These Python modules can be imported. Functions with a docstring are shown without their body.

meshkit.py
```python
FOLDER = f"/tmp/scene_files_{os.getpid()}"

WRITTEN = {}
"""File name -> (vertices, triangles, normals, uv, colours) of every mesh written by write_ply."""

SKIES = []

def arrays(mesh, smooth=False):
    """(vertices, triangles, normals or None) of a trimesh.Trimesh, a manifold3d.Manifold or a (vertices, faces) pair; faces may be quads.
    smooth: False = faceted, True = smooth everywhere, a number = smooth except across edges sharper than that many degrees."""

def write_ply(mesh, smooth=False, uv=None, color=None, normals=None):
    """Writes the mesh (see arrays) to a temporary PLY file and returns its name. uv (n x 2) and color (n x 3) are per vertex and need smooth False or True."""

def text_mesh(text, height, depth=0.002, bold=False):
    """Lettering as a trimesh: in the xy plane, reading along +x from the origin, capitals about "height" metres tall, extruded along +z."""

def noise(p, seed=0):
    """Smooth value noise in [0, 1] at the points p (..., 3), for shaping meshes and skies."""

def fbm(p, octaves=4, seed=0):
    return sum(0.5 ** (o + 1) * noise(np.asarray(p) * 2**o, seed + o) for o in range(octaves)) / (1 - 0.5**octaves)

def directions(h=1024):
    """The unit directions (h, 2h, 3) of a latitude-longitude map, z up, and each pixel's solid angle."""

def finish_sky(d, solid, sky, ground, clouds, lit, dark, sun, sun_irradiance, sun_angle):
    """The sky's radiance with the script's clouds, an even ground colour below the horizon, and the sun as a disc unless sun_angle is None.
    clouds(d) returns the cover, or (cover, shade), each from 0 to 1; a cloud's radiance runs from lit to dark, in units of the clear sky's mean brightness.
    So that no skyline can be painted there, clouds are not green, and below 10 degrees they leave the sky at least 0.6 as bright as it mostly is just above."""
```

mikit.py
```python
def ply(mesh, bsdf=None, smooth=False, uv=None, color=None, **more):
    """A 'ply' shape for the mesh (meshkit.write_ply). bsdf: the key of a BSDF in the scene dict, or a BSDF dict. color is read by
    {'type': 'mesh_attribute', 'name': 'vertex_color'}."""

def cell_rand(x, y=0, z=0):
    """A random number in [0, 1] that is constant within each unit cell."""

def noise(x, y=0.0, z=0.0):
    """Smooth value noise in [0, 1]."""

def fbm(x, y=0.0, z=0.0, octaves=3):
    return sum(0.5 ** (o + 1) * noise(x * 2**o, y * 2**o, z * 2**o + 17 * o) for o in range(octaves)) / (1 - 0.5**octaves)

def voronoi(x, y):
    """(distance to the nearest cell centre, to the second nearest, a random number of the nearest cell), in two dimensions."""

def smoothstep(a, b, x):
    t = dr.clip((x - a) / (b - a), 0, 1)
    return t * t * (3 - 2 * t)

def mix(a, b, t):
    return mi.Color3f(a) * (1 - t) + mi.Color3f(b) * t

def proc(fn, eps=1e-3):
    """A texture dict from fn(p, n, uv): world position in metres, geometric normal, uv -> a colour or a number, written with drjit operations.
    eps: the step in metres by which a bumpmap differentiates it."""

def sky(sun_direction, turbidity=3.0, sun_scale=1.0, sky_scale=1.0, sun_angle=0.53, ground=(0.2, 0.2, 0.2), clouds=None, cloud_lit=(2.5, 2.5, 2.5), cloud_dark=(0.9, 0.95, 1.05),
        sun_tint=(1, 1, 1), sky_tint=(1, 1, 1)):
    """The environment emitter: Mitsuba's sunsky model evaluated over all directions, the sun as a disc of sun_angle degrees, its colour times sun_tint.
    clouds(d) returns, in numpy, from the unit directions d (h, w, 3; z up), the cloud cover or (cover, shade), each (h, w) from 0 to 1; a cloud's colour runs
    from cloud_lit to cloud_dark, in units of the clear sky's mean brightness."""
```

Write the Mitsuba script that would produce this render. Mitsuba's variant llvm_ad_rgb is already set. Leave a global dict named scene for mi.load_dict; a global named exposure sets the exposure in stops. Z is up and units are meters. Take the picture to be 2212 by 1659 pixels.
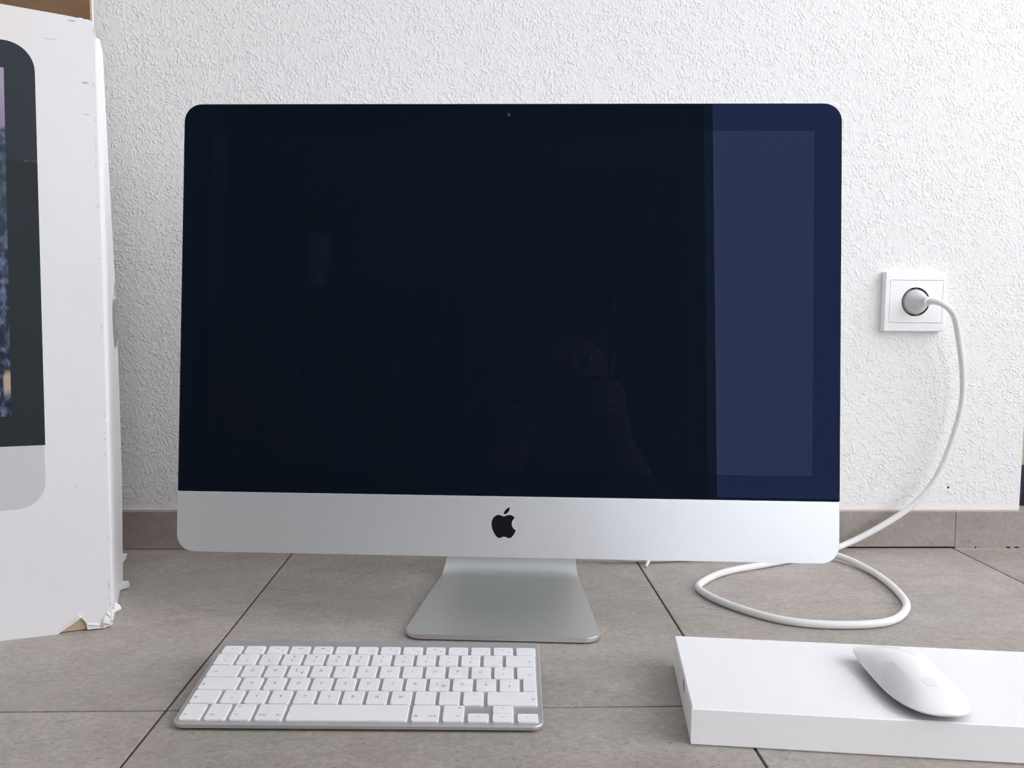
import math, random
import numpy as np, trimesh, shapely, mitsuba as mi, drjit as dr
from shapely.geometry import Polygon, Point, box as sbox, LineString
from shapely import affinity
from scipy.interpolate import CubicSpline
import manifold3d as m3
import mikit, meshkit
from mikit import proc, noise, fbm, cell_rand, smoothstep, mix, voronoi

random.seed(7); rng = np.random.default_rng(7)
T = mi.ScalarTransform4f
scene, labels = {}, {}

# ------------------------------------------------------------------ camera, light, exposure
CAM = np.array([0.0, -1.0997, 0.3084]); FWD = np.array([0.0365, 0.9961, -0.0799]); DOWN = np.array([0.0056, -0.0801, -0.9968])
scene['camera'] = {'type': 'perspective', 'fov': 63.1638, 'fov_axis': 'x', 'near_clip': 0.01, 'far_clip': 30.0,
                   'to_world': T().look_at(origin=CAM.tolist(), target=(CAM + FWD).tolist(), up=(-DOWN).tolist())}
exposure = -1.0
RIGHT_WINDOW = dict(x=1.75, y0=-2.6, y1=-0.25, z0=0.40, z1=2.3, radiance=(8.2, 8.4, 8.8))    # the daylit window in the right wall
BACK_WINDOW = dict(y=-4.2, x0=0.722, x1=1.66, z0=0.06, z1=2.40, radiance=(6.2, 6.5, 7.1))        # the curtained balcony door behind the photographer

# ------------------------------------------------------------------ helpers
def bsdf(key, **d):
    scene[key] = d
    return key
def rgb(*c):
    return {'type': 'rgb', 'value': list(map(float, c if len(c) == 3 else (c[0],) * 3))}
def principled(key, base, rough=0.5, spec=0.5, metallic=0.0, two=True, **more):
    b = {'type': 'principled', 'base_color': base if isinstance(base, dict) else rgb(*base), 'roughness': rough, 'metallic': metallic, **more}
    if not metallic: b['specular'] = spec
    return bsdf(key, type='twosided', bsdf=b) if two else bsdf(key, **b)
def numbered(base):
    k, i = base, 0
    while k in scene or k in labels or any(s.startswith(k + '__') for s in scene):
        i += 1; k = f'{base}_{i:03d}'
    return k
COUNT = {}
def part(parent, name, mesh, mat, smooth=False, label=None, kind=None, **more):
    k0 = f'{parent}__{name}'
    i = COUNT.get(k0, 0); COUNT[k0] = i + 1
    k = k0 if i == 0 else f'{k0}_{i:03d}'
    scene[k] = mikit.ply(mesh, mat, smooth, **more)
    e = {}
    if label: e['label'] = label
    if kind: e['kind'] = kind
    if e: labels[k] = e
    return k
def solo(name, mesh, mat, label=None, cat=None, group=None, smooth=False, kind=None, **more):
    k = numbered(name)
    scene[k] = mikit.ply(mesh, mat, smooth, **more)
    e = {}
    if label: e['label'] = label
    if cat: e['category'] = cat
    if group: e['group'] = group
    if kind: e['kind'] = kind
    labels[k] = e
    return k
def thing(name, label, cat, group=None):
    k = numbered(name)
    labels[k] = {'label': label, 'category': cat}
    if group: labels[k]['group'] = group
    return k
def cat_(*ms):
    return trimesh.util.concatenate([m for m in ms])
def frame(mesh, o, X, Y, Z):
    M = np.eye(4); M[:3, 0], M[:3, 1], M[:3, 2], M[:3, 3] = X, Y, Z, o
    m = mesh.copy(); m.apply_transform(M); return m
def fill(outline):
    """triangles of a flat outline (n,2) by earcut"""
    p = Polygon(outline)
    vv, ff = trimesh.creation.triangulate_polygon(p, engine='earcut')
    return vv, ff
def loft(rings, cap0=True, cap1=True):
    """rings: list of (n,3), all n alike, closed; caps are fans round the centre"""
    n = len(rings[0]); V = np.vstack(rings); F = []
    for k in range(len(rings) - 1):
        a, b = k * n, (k + 1) * n
        i = np.arange(n); j = (i + 1) % n
        F += [np.stack([a + i, a + j, b + j], 1), np.stack([a + i, b + j, b + i], 1)]
    for flag, k, flip in ((cap0, 0, True), (cap1, len(rings) - 1, False)):
        if flag:
            c = len(V); V = np.vstack([V, rings[k].mean(0)])
            i = np.arange(n); j = (i + 1) % n
            f = np.stack([k * n + i, k * n + j, np.full(n, c)], 1)
            F.append(f[:, ::-1] if flip else f)
    return trimesh.Trimesh(V, np.vstack(F), process=False)
def rr(w, h, r, n=6, cx=0.0, cy=0.0, power=2.0):
    """rounded rectangle, counter-clockwise"""
    rs = r if isinstance(r, (tuple, list)) else (r,) * 4      # corners: +x+y, -x+y, -x-y, +x-y
    out = []
    for k, (sx, sy) in enumerate(((1, 1), (-1, 1), (-1, -1), (1, -1))):
        q = max(rs[k], 1e-6)
        for a in np.linspace(0, math.pi / 2, n + 1):
            c, s = math.cos(a) ** (2 / power), math.sin(a) ** (2 / power)
            x, y = (c, s) if k in (0, 2) else (s, c)
            out.append((cx + sx * (w / 2 - q + q * x), cy + sy * (h / 2 - q + q * y)))
    return np.array(out)
def lift(o2, z):
    return np.column_stack([o2, np.full(len(o2), z)])
def slab(w, h, r, z0, z1, bev=0.0, n=6, cx=0, cy=0):
    """rounded plate with bevelled upper rim, in xy"""
    rs = [lift(rr(w, h, r, n, cx, cy), z0), lift(rr(w, h, r, n, cx, cy), z1 - bev)]
    if bev:
        for a in (0.35, 0.7, 1.0):
            i = bev * (1 - math.cos(a * math.pi / 2)) * 0.9
            rs.append(lift(rr(w - 2 * i, h - 2 * i, max(r - i, 1e-4), n, cx, cy), z1 - bev + bev * math.sin(a * math.pi / 2)))
    return loft(rs)
def block(x0, x1, y0, y1, z0, z1, bev=0.0):
    m = slab(x1 - x0, y1 - y0, 1e-4, z0, z1, 0, 1) if not bev else None
    if bev:
        r = [lift(rr(x1 - x0 - 2 * i, y1 - y0 - 2 * i, 1e-5, 1), z) for i, z in ((bev, z0), (0, z0 + bev), (0, z1 - bev), (bev, z1))]
        m = loft(r)
    m.apply_translation([(x0 + x1) / 2, (y0 + y1) / 2, 0]); return m
def plainbox(x0, x1, y0, y1, z0, z1):
    m = trimesh.creation.box((x1 - x0, y1 - y0, z1 - z0)); m.apply_translation([(x0 + x1) / 2, (y0 + y1) / 2, (z0 + z1) / 2]); return m
def extrude(poly, h):
    gs = getattr(poly, 'geoms', [poly])
    return cat_(*[trimesh.creation.extrude_polygon(g, h, engine='earcut') for g in gs])
def tube(pts, radius, sides=14, step=0.004, caps=True):
    """swept round cord through pts (spline); radius number or list per point"""
    P = np.asarray(pts, float)
    d = np.r_[0, np.cumsum(np.linalg.norm(np.diff(P, axis=0), axis=1) ** 0.5)]
    cs = CubicSpline(d, P); L = np.linalg.norm(np.diff(cs(np.linspace(0, d[-1], 400)), axis=0), axis=1).sum()
    t = np.linspace(0, d[-1], max(8, int(L / step)))
    Q = cs(t); R = np.interp(t, d, np.broadcast_to(radius, (len(P),)))
    D = np.gradient(Q, axis=0); D /= np.linalg.norm(D, axis=1, keepdims=True)
    a = np.cross(D[0], [0.3, 0.2, 1.0]); a /= np.linalg.norm(a); rings = []
    ang = np.arange(sides) * 2 * math.pi / sides
    for q, dd, r in zip(Q, D, R):
        a = a - dd * (a @ dd); a /= np.linalg.norm(a); b = np.cross(dd, a)
        rings.append(q + r * (np.cos(ang)[:, None] * a + np.sin(ang)[:, None] * b))
    return loft(rings, caps, caps)
def lathe(profile, n=40, axis_from=(0, 0, 0), axis=(0, 0, 1)):
    z = np.array(axis, float) / np.linalg.norm(axis)
    x = np.cross(z, [0, 0, 1.0] if abs(z[2]) < .9 else [1.0, 0, 0]); x /= np.linalg.norm(x); y = np.cross(z, x)
    ang = np.arange(n) * 2 * math.pi / n
    rings = [np.array(axis_from) + h * z + r * (np.cos(ang)[:, None] * x + np.sin(ang)[:, None] * y) for r, h in profile]
    return loft(rings)

# ------------------------------------------------------------------ materials
def plaster_h(p, n, uv):
    x, z = p.x, p.z
    w = noise(x * 70, z * 70, 3.0) * 1.6
    a, b = x * 0.80 + z * 0.60, -x * 0.60 + z * 0.80
    n1 = noise(a * 500 + w, b * 600 + w, 1.0)
    n2 = noise(x * 520 - w, z * 520 + w, 9.0)
    n3 = noise(x * 1100, z * 1100, 4.0)
    m = smoothstep(0.30, 0.72, noise(x * 150 + w, z * 170, 14.0))
    h = (0.45 + 0.55 * m) * smoothstep(0.36, 0.80, 0.55 * n1 + 0.45 * n2) + 0.12 * n3
    return h * smoothstep(0.0560, 0.0640, z + 0.004 * (noise(x * 120, 5.0) - .5))
def plaster_c(p, n, uv):
    g = fbm(p.x * 3, p.z * 3, p.y * 3)
    return mix((0.80, 0.795, 0.79), (0.84, 0.838, 0.835), g)
bsdf('mat_plaster', type='twosided', bsdf={'type': 'bumpmap', 'arbitrary': proc(plaster_h, 0.0003), 'scale': 0.00064,
     'bsdf': {'type': 'principled', 'base_color': proc(plaster_c), 'roughness': 0.7, 'specular': 0.25}})
principled('mat_room_white', (0.80, 0.79, 0.78), 0.8, 0.2)
principled('mat_room_grey', (0.66, 0.66, 0.655), 0.8, 0.2)
principled('mat_room_dark', (0.16, 0.155, 0.15), 0.8, 0.2)
principled('mat_caulk', (0.66, 0.60, 0.55), 0.7, 0.2)
principled('mat_grout', (0.075, 0.058, 0.05), 0.9, 0.1)
TW, TA, TY = 0.44361, -0.24508, -0.4625          # tile width, a joint in x, the joint in y
def tile_c(p, n, uv):
    x, y, z = p.x, p.y, p.z
    i, j = dr.floor((x - TA) / TW), dr.floor((y - TY) / TW)
    ox, oy = x + 3.7 * i, y + z + 5.1 * j
    g = fbm(ox * 7, oy * 9, 1.0, 4); m = fbm(ox * 26, oy * 40, 6.0, 4); f = noise(ox * 260, oy * 420, 2.0)
    c = mix((0.330, 0.293, 0.266), (0.392, 0.354, 0.326), smoothstep(0.25, 0.75, 0.5 * g + 0.5 * m))
    c = mix(c, mi.Color3f(0.315, 0.315, 0.285), 0.5 * smoothstep(0.52, 0.72, fbm(ox * 11 + 9, oy * 13, 12.0, 3)))
    c = c * (0.90 + 0.20 * f)
    st = smoothstep(0.64, 0.84, noise(ox * 60, oy * 210, 8.0)) * smoothstep(0.5, 0.75, noise(ox * 15, oy * 19, 21.0))
    c = c * (1 - 0.09 * st)
    pit = smoothstep(0.80, 0.90, noise(ox * 420, oy * 900, 31.0)) * smoothstep(0.35, 0.65, noise(ox * 22, oy * 30, 41.0))
    c = c * (1 - 0.28 * pit)
    c = c * (0.93 + 0.14 * noise(ox * 620, oy * 1200, 51.0))
    return c * (0.95 + 0.10 * cell_rand(i, j, 3))
principled('mat_tile', proc(tile_c), 0.42, 0.35)
def skirt_c(p, n, uv):
    x, z = p.x, p.z
    g = fbm(x * 9, z * 14, 3.0, 4); f = noise(x * 300, z * 300, 2.0)
    c = mix((0.285, 0.250, 0.228), (0.365, 0.322, 0.300), smoothstep(0.25, 0.75, g)) * (0.92 + 0.16 * f)
    pit = smoothstep(0.80, 0.90, noise(x * 230, z * 230, 31.0)) * smoothstep(0.42, 0.62, noise(x * 14, z * 20, 41.0))
    return c * (1 - 0.16 * pit)
principled('mat_skirting', proc(skirt_c), 0.45, 0.3)
principled('mat_aluminium', (0.86, 0.89, 0.925), 0.44, metallic=0.86)
principled('mat_stand_aluminium', (0.72, 0.73, 0.72), 0.44, metallic=1.0)
principled('mat_keyboard_aluminium', (0.62, 0.62, 0.61), 0.55, metallic=0.8)
bsdf('mat_screen_glass', type='twosided', bsdf={'type': 'plastic', 'int_ior': 1.5, 'diffuse_reflectance': rgb(0.0052, 0.0088, 0.0150), 'specular_reflectance': rgb(0.054, 0.085, 0.255)})
bsdf('mat_panel_glass', type='twosided', bsdf={'type': 'plastic', 'int_ior': 1.5, 'diffuse_reflectance': rgb(0.0056, 0.0092, 0.0158), 'specular_reflectance': rgb(0.118, 0.165, 0.37)})
bsdf('mat_panel_edge', type='twosided', bsdf={'type': 'plastic', 'int_ior': 1.5, 'diffuse_reflectance': rgb(0.004, 0.007, 0.012), 'specular_reflectance': rgb(0.18, 0.24, 0.42)})
principled('mat_logo_black', (0.006, 0.008, 0.012), 0.12, 0.4)
principled('mat_lens', (0.03, 0.035, 0.045), 0.2, 0.6)
def key_c(p, n, uv):
    return mix((0.80, 0.80, 0.81), (0.83, 0.83, 0.84), noise(p.x * 90, p.y * 90))
principled('mat_key', proc(key_c), 0.38, 0.4)
def worn_c(p, n, uv):
    return mix((0.785, 0.775, 0.762), (0.825, 0.825, 0.83), smoothstep(0.25, 0.65, noise(p.x * 110, p.y * 150)))
principled('mat_key_worn', proc(worn_c), 0.42, 0.4)
principled('mat_legend', (0.21, 0.21, 0.215), 0.6, 0.3)
principled('mat_shell_white', (0.86, 0.865, 0.875), 0.06, 0.5, clearcoat=0.6)
principled('mat_mouse_base', (0.16, 0.16, 0.17), 0.35, metallic=1.0)
principled('mat_mouse_logo', (0.79, 0.79, 0.83), 0.25, 0.5)
principled('mat_box_white', (0.86, 0.86, 0.865), 0.36, 0.4)
principled('mat_box_logo', (0.30, 0.30, 0.33), 0.5, 0.3)
def carton_c(p, n, uv):
    g = fbm(p.x * 9, p.y * 9, p.z * 9)
    c = mix((0.815, 0.805, 0.815), (0.85, 0.845, 0.85), g)
    u = (p.x + 0.362) * 0.94387 + (p.y + 0.288) * 0.33031           # along the front, 0 at its right edge
    for a, h, w, t, k in ((-0.0362, 0.5586, 0.0085, 0.0010, 0.16), (-0.0085, 0.5225, 0.0036, 0.0014, 0.40), (-0.0088, 0.4937, 0.0040, 0.0008, 0.26), (-0.0185, 0.5772, 0.0040, 0.0012, 0.35), (-0.0270, 0.1430, 0.0010, 0.0009, 0.3)):
        e = dr.sqrt(dr.square((u - a) / w) + dr.square((p.z - h) / t)) + 0.5 * (noise(p.x * 900, p.z * 900) - 0.5)
        c = c * (1 - k * smoothstep(1.0, 0.5, e))
    tick = smoothstep(0.0007, 0.0002, dr.abs(u + 0.0012 + 0.0008 * noise(p.z * 300, 5.0))) * smoothstep(0.70, 0.84, noise(p.z * 330, 2.0)) * smoothstep(0.40, 0.60, noise(p.z * 21, 8.0))
    c = c * (1 - 0.32 * tick)
    cream = smoothstep(0.4085, 0.4115, -p.x) * smoothstep(0.540, 0.560, p.z)
    return mix(c, mi.Color3f(0.83, 0.78, 0.72), 0.55 * cream)
principled('mat_carton_white', proc(carton_c), 0.45, 0.35)
def kraft_c(p, n, uv):
    g = fbm(p.x * 40, p.y * 40, p.z * 60)
    return mix((0.17, 0.098, 0.056), (0.23, 0.145, 0.090), g) * (0.9 + 0.2 * noise(p.x * 30, p.z * 50))
principled('mat_kraft', proc(kraft_c), 0.85, 0.1)
principled('mat_kraft_pale', (0.52, 0.40, 0.29), 0.85, 0.1)
principled('mat_beige', (0.50, 0.44, 0.37), 0.85, 0.1)
principled('mat_torn_paper', (0.78, 0.77, 0.77), 0.8, 0.1)
def print_c(p, n, uv):
    g = fbm(p.x * 30, p.y * 30, p.z * 30)
    c = mix((0.022, 0.030, 0.036), (0.030, 0.036, 0.044), g)
    up = smoothstep(0.446, 0.449, p.z)
    c = c * (1 + 0.28 * up)
    line = smoothstep(0.0012, 0.0, dr.abs(p.z - 0.4475)) * smoothstep(0.45, 0.7, noise(p.x * 400, p.z * 90))
    return mix(c, mi.Color3f(0.16, 0.15, 0.13), 0.6 * line)
principled('mat_print_dark', proc(print_c), 0.5, 0.22)
principled('mat_print_grey', (0.63, 0.63, 0.645), 0.45, 0.35)
def picture_c(p, n, uv):
    z = p.z; x = p.x
    sky = mix((0.26, 0.21, 0.33), (0.40, 0.33, 0.45), smoothstep(0.46, 0.53, z))
    r = fbm(x * 260, z * 160, 2.0, 4); q = noise(x * 420, z * 300, 7.0)
    rock = mix((0.018, 0.028, 0.050), (0.13, 0.15, 0.25), smoothstep(0.36, 0.78, r)) * (0.7 + 0.6 * q)
    green = smoothstep(0.36, 0.40, z) * smoothstep(0.50, 0.42, z)
    rock = mix(rock, mi.Color3f(0.035, 0.075, 0.085), 0.55 * green)
    warm = smoothstep(0.258, 0.250, z) * smoothstep(0.228, 0.240, z) * smoothstep(0.36, 0.50, noise(x * 180, z * 130, 5.0))
    rock = mix(rock, mi.Color3f(0.52, 0.40, 0.30), 0.9 * warm)
    edge = 0.473 + 0.008 * (noise(x * 160, 3.0) - .5)
    return mix(rock, sky, smoothstep(edge - 0.003, edge + 0.003, z))
principled('mat_print_picture', proc(picture_c), 0.42, 0.35)
principled('mat_socket', (0.87, 0.87, 0.875), 0.22, 0.45)
principled('mat_socket_gap', (0.10, 0.10, 0.10), 0.8, 0.1)
principled('mat_metal_clip', (0.45, 0.45, 0.45), 0.35, metallic=1.0)
principled('mat_plug', (0.62, 0.62, 0.625), 0.35, 0.4)
principled('mat_cable', (0.77, 0.77, 0.77), 0.33, 0.45)
principled('mat_rubber', (0.03, 0.03, 0.03), 0.8, 0.2)
principled('mat_curtain_dark', (0.065, 0.058, 0.085), 0.8, 0.1)
principled('mat_curtain_pale', (0.50, 0.47, 0.40), 0.8, 0.1)
principled('mat_window_frame', (0.82, 0.82, 0.82), 0.4, 0.4)
principled('mat_crumb', (0.84, 0.84, 0.84), 0.7, 0.2)
principled('mat_hole', (0.02, 0.02, 0.02), 0.9, 0.05)
principled('mat_dark_wood', (0.030, 0.024, 0.021), 0.5, 0.3)
principled('mat_pot', (0.62, 0.62, 0.64), 0.3, 0.4)
principled('mat_leaf', (0.035, 0.070, 0.028), 0.5, 0.3)
principled('mat_skin', (0.42, 0.26, 0.20), 0.55, 0.3)
principled('mat_hair', (0.02, 0.016, 0.014), 0.6, 0.3)
principled('mat_shirt', (0.025, 0.030, 0.055), 0.9, 0.1)
principled('mat_trousers', (0.03, 0.03, 0.035), 0.9, 0.1)
principled('mat_phone', (0.008, 0.008, 0.01), 0.15, 0.4)

# ------------------------------------------------------------------ setting
X0, X1, YB, ZC, WALL_END = -2.2, 1.75, -4.2, 2.45, 0.7380
def wall_box(name, x0, x1, y0, y1, z0, z1, mat, label):
    return solo(name, plainbox(x0, x1, y0, y1, z0, z1), mat, label, kind='structure')
def uvwall(x0, x1, z0, z1, y, d):
    m = plainbox(x0, x1, y, y + d, z0, z1)
    m = trimesh.Trimesh(m.triangles.reshape(-1, 3), np.arange(36).reshape(-1, 3), process=False)
    return m, m.vertices[:, [0, 2]] + 0.31 * m.vertices[:, [1, 1]]
wm, wuv = uvwall(X0, WALL_END, 0.0, ZC, 0.0, 0.24)
solo('wall_back', wm, 'mat_plaster', 'white wall with coarse stippled plaster behind the computer', kind='structure', uv=wuv)
wall_box('wall_left', X0 - .1, X0, YB, 0.24, 0, ZC, 'mat_room_grey', 'plain grey painted wall on the left')
wall_box('wall_front', X0 - .1, X1 + .1, YB - .1, YB, 0, ZC, 'mat_room_dark', 'dark grey painted wall behind the photographer')
wall_box('ceiling', X0 - .1, X1 + .1, YB - .1, 0.9, ZC, ZC + .1, 'mat_room_white', 'plain white ceiling')
wall_box('wall_recess', WALL_END - .3, X1 + .1, 0.85, 0.95, 0, ZC, 'mat_room_white', 'white wall beyond the end of the stippled wall')
# right wall with its window opening
r = RIGHT_WINDOW
rw = cat_(plainbox(X1, X1 + .1, YB - .1, r['y0'], 0, ZC), plainbox(X1, X1 + .1, r['y1'], 0.95, 0, ZC), plainbox(X1, X1 + .1, r['y0'], r['y1'], 0, r['z0']), plainbox(X1, X1 + .1, r['y0'], r['y1'], r['z1'], ZC))
solo('wall_right', rw, 'mat_room_white', 'white wall with the daylit window on the right', kind='structure')
labels['window_1'] = {'label': 'wide daylit window in the right wall', 'kind': 'structure'}
yc = (r['y0'] + r['y1']) / 2
part('window_1', 'frame', cat_(plainbox(X1 - .02, X1 + .05, r['y0'] - .04, r['y0'] + .05, r['z0'] - .04, r['z1'] + .04), plainbox(X1 - .02, X1 + .05, r['y1'] - .05, r['y1'] + .04, r['z0'] - .04, r['z1'] + .04),
     plainbox(X1 - .02, X1 + .05, r['y0'], r['y1'], r['z0'] - .04, r['z0'] + .05), plainbox(X1 - .02, X1 + .05, r['y0'], r['y1'], r['z1'] - .05, r['z1'] + .04), plainbox(X1 - .02, X1 + .05, yc - .04, yc + .04, r['z0'], r['z1'])), 'mat_window_frame')
for ya, yb in ((r['y0'] + .05, yc - .04), (yc + .04, r['y1'] - .05)):
    q = trimesh.Trimesh([[X1 + .02, ya, r['z0'] + .05], [X1 + .02, yb, r['z0'] + .05], [X1 + .02, yb, r['z1'] - .05], [X1 + .02, ya, r['z1'] - .05]], [[0, 2, 1], [0, 3, 2]], process=False)
    k = part('window_1', 'pane', q, 'mat_room_white', label='bright daylit pane')
    scene[k]['emitter'] = {'type': 'area', 'radiance': rgb(*r['radiance'])}
b = BACK_WINDOW
labels['window_2'] = {'label': 'tall balcony door with a lit sheer curtain behind the photographer', 'kind': 'structure'}
q = trimesh.Trimesh([[b['x0'], YB + .02, b['z0']], [b['x1'], YB + .02, b['z0']], [b['x1'], YB + .02, b['z1']], [b['x0'], YB + .02, b['z1']]], [[0, 2, 1], [0, 3, 2]], process=False)
k = part('window_2', 'pane', q, 'mat_room_white', label='bright backlit sheer curtain')
scene[k]['emitter'] = {'type': 'area', 'radiance': rgb(*b['radiance'])}
part('window_2', 'frame', cat_(plainbox(b['x0'] - .05, b['x0'], YB, YB + .05, 0, b['z1'] + .04), plainbox(b['x1'], b['x1'] + .02, YB, YB + .05, 0, b['z1'] + .04), plainbox(b['x0'], b['x1'], YB, YB + .05, b['z1'], b['z1'] + .04), plainbox(b['x0'], b['x1'], YB, YB + .05, 0, b['z0'])), 'mat_window_frame')

# floor: grout bed and square tiles, every one a part
scene['floor'] = mikit.ply(plainbox(X0, X1, YB, 0.85, -0.05, -0.0012), 'mat_grout')
labels['floor'] = {'label': 'beige grey stone-look tile floor with dark thin joints', 'kind': 'structure'}
J = 0.0010
for i in range(-5, 5):
    for j in range(-9, 3):
        x0, x1 = TA + i * TW + J, TA + (i + 1) * TW - J
        y0, y1 = TY + j * TW + J, TY + (j + 1) * TW - J
        if j == 0: y1 = -0.006 if (i + 1) * TW + TA < WALL_END + .1 else TY + TW + 0.05
        if j >= 1:
            if x1 < WALL_END: continue
            y0, y1 = y0 + 0.05, y1 + 0.05
            x0 = max(x0, WALL_END + .004)
        x0, x1, y0, y1 = max(x0, X0), min(x1, X1), max(y0, YB), min(y1, 0.85)
        if x1 - x0 < .01 or y1 - y0 < .01: continue
        part('floor', 'tile', block(x0, x1, y0, y1, -0.008, 0.0, 0.0005), 'mat_tile')
# baseboard: tile strips with a narrow shadow gap to the floor
BH, BJ = 0.0505, 0.6445
labels['baseboard_back'] = {'label': 'beige grey tile baseboard along the stippled wall', 'kind': 'structure'}
for xa, xb, zb in ((X0, BJ - 3 * TW, .0004), (BJ - 3 * TW, BJ - TW * 1.0, .0004), (BJ - TW * 1.0, BJ, .0021), (BJ, BJ + .36, .0018)):
    part('baseboard_back', 'tile', block(xa + .0004, xb - .0004, -0.010, -0.0002, zb, BH, 0.0005), 'mat_skirting')
part('baseboard_back', 'caulk', tube([[X0, -0.0022, BH + .0006], [-1, -0.0022, BH + .0006], [0, -0.0022, BH + .0008], [0.4, -0.0022, BH + .0006], [WALL_END - .003, -0.0022, BH + .0006]], 0.0017, 8, 0.03), 'mat_caulk', True, label='cream caulk bead')
gr = [plainbox(a, c, -0.0105, -0.002, -0.001, 0.0022) for a, c in ((BJ + .001, BJ + .028), (BJ + .030, .716), (.722, .7275), (.734, .741))]
part('baseboard_back', 'joint_filler', cat_(*gr), 'mat_skirting', label='grey filler patches in the gap under the right baseboard tile')
solo('wall_hole', lathe([(0.0013, 0), (0.0013, 0.0006), (0.0006, .0009)], 12, (0.6372, 0.0002, 0.0819), (0, -1, 0)), 'mat_hole', 'tiny dark drill hole in the white wall low beside the cable', 'hole')
# hanging fabric at the right end of the wall
xs = np.linspace(0.7385, 0.90, 60); yy = 0.050 + 0.006 * np.sin((xs - .735) * 190)
def strip(z0, z1, off):
    v = [(x, y, z) for z in (z0, z1) for x, y in zip(xs, yy + off)] + [(x, y + .002, z) for z in (z0, z1) for x, y in zip(xs, yy + off)]
    n = len(xs); F = []
    for a in range(n - 1):
        F += [[a, a + 1, n + a + 1], [a, n + a + 1, n + a], [2 * n + a, 3 * n + a + 1, 2 * n + a + 1], [2 * n + a, 3 * n + a, 3 * n + a + 1]]
        F += [[a, 2 * n + a + 1, a + 1], [a, 2 * n + a, 2 * n + a + 1], [n + a, n + a + 1, 3 * n + a + 1], [n + a, 3 * n + a + 1, 3 * n + a]]
    F += [[0, n, 3 * n], [0, 3 * n, 2 * n]]
    return trimesh.Trimesh(v, F, process=False)
cu = thing('curtain', 'narrow strip of dark plum curtain hanging at the right end of the wall', 'curtain')
part(cu, 'fabric', strip(0.0440, 0.1035, 0), 'mat_curtain_dark', 40, label='dark plum lower band')
part(cu, 'pale_band', strip(0.1035, 2.0, 0), 'mat_curtain_pale', 40, label='pale upper band')

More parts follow.
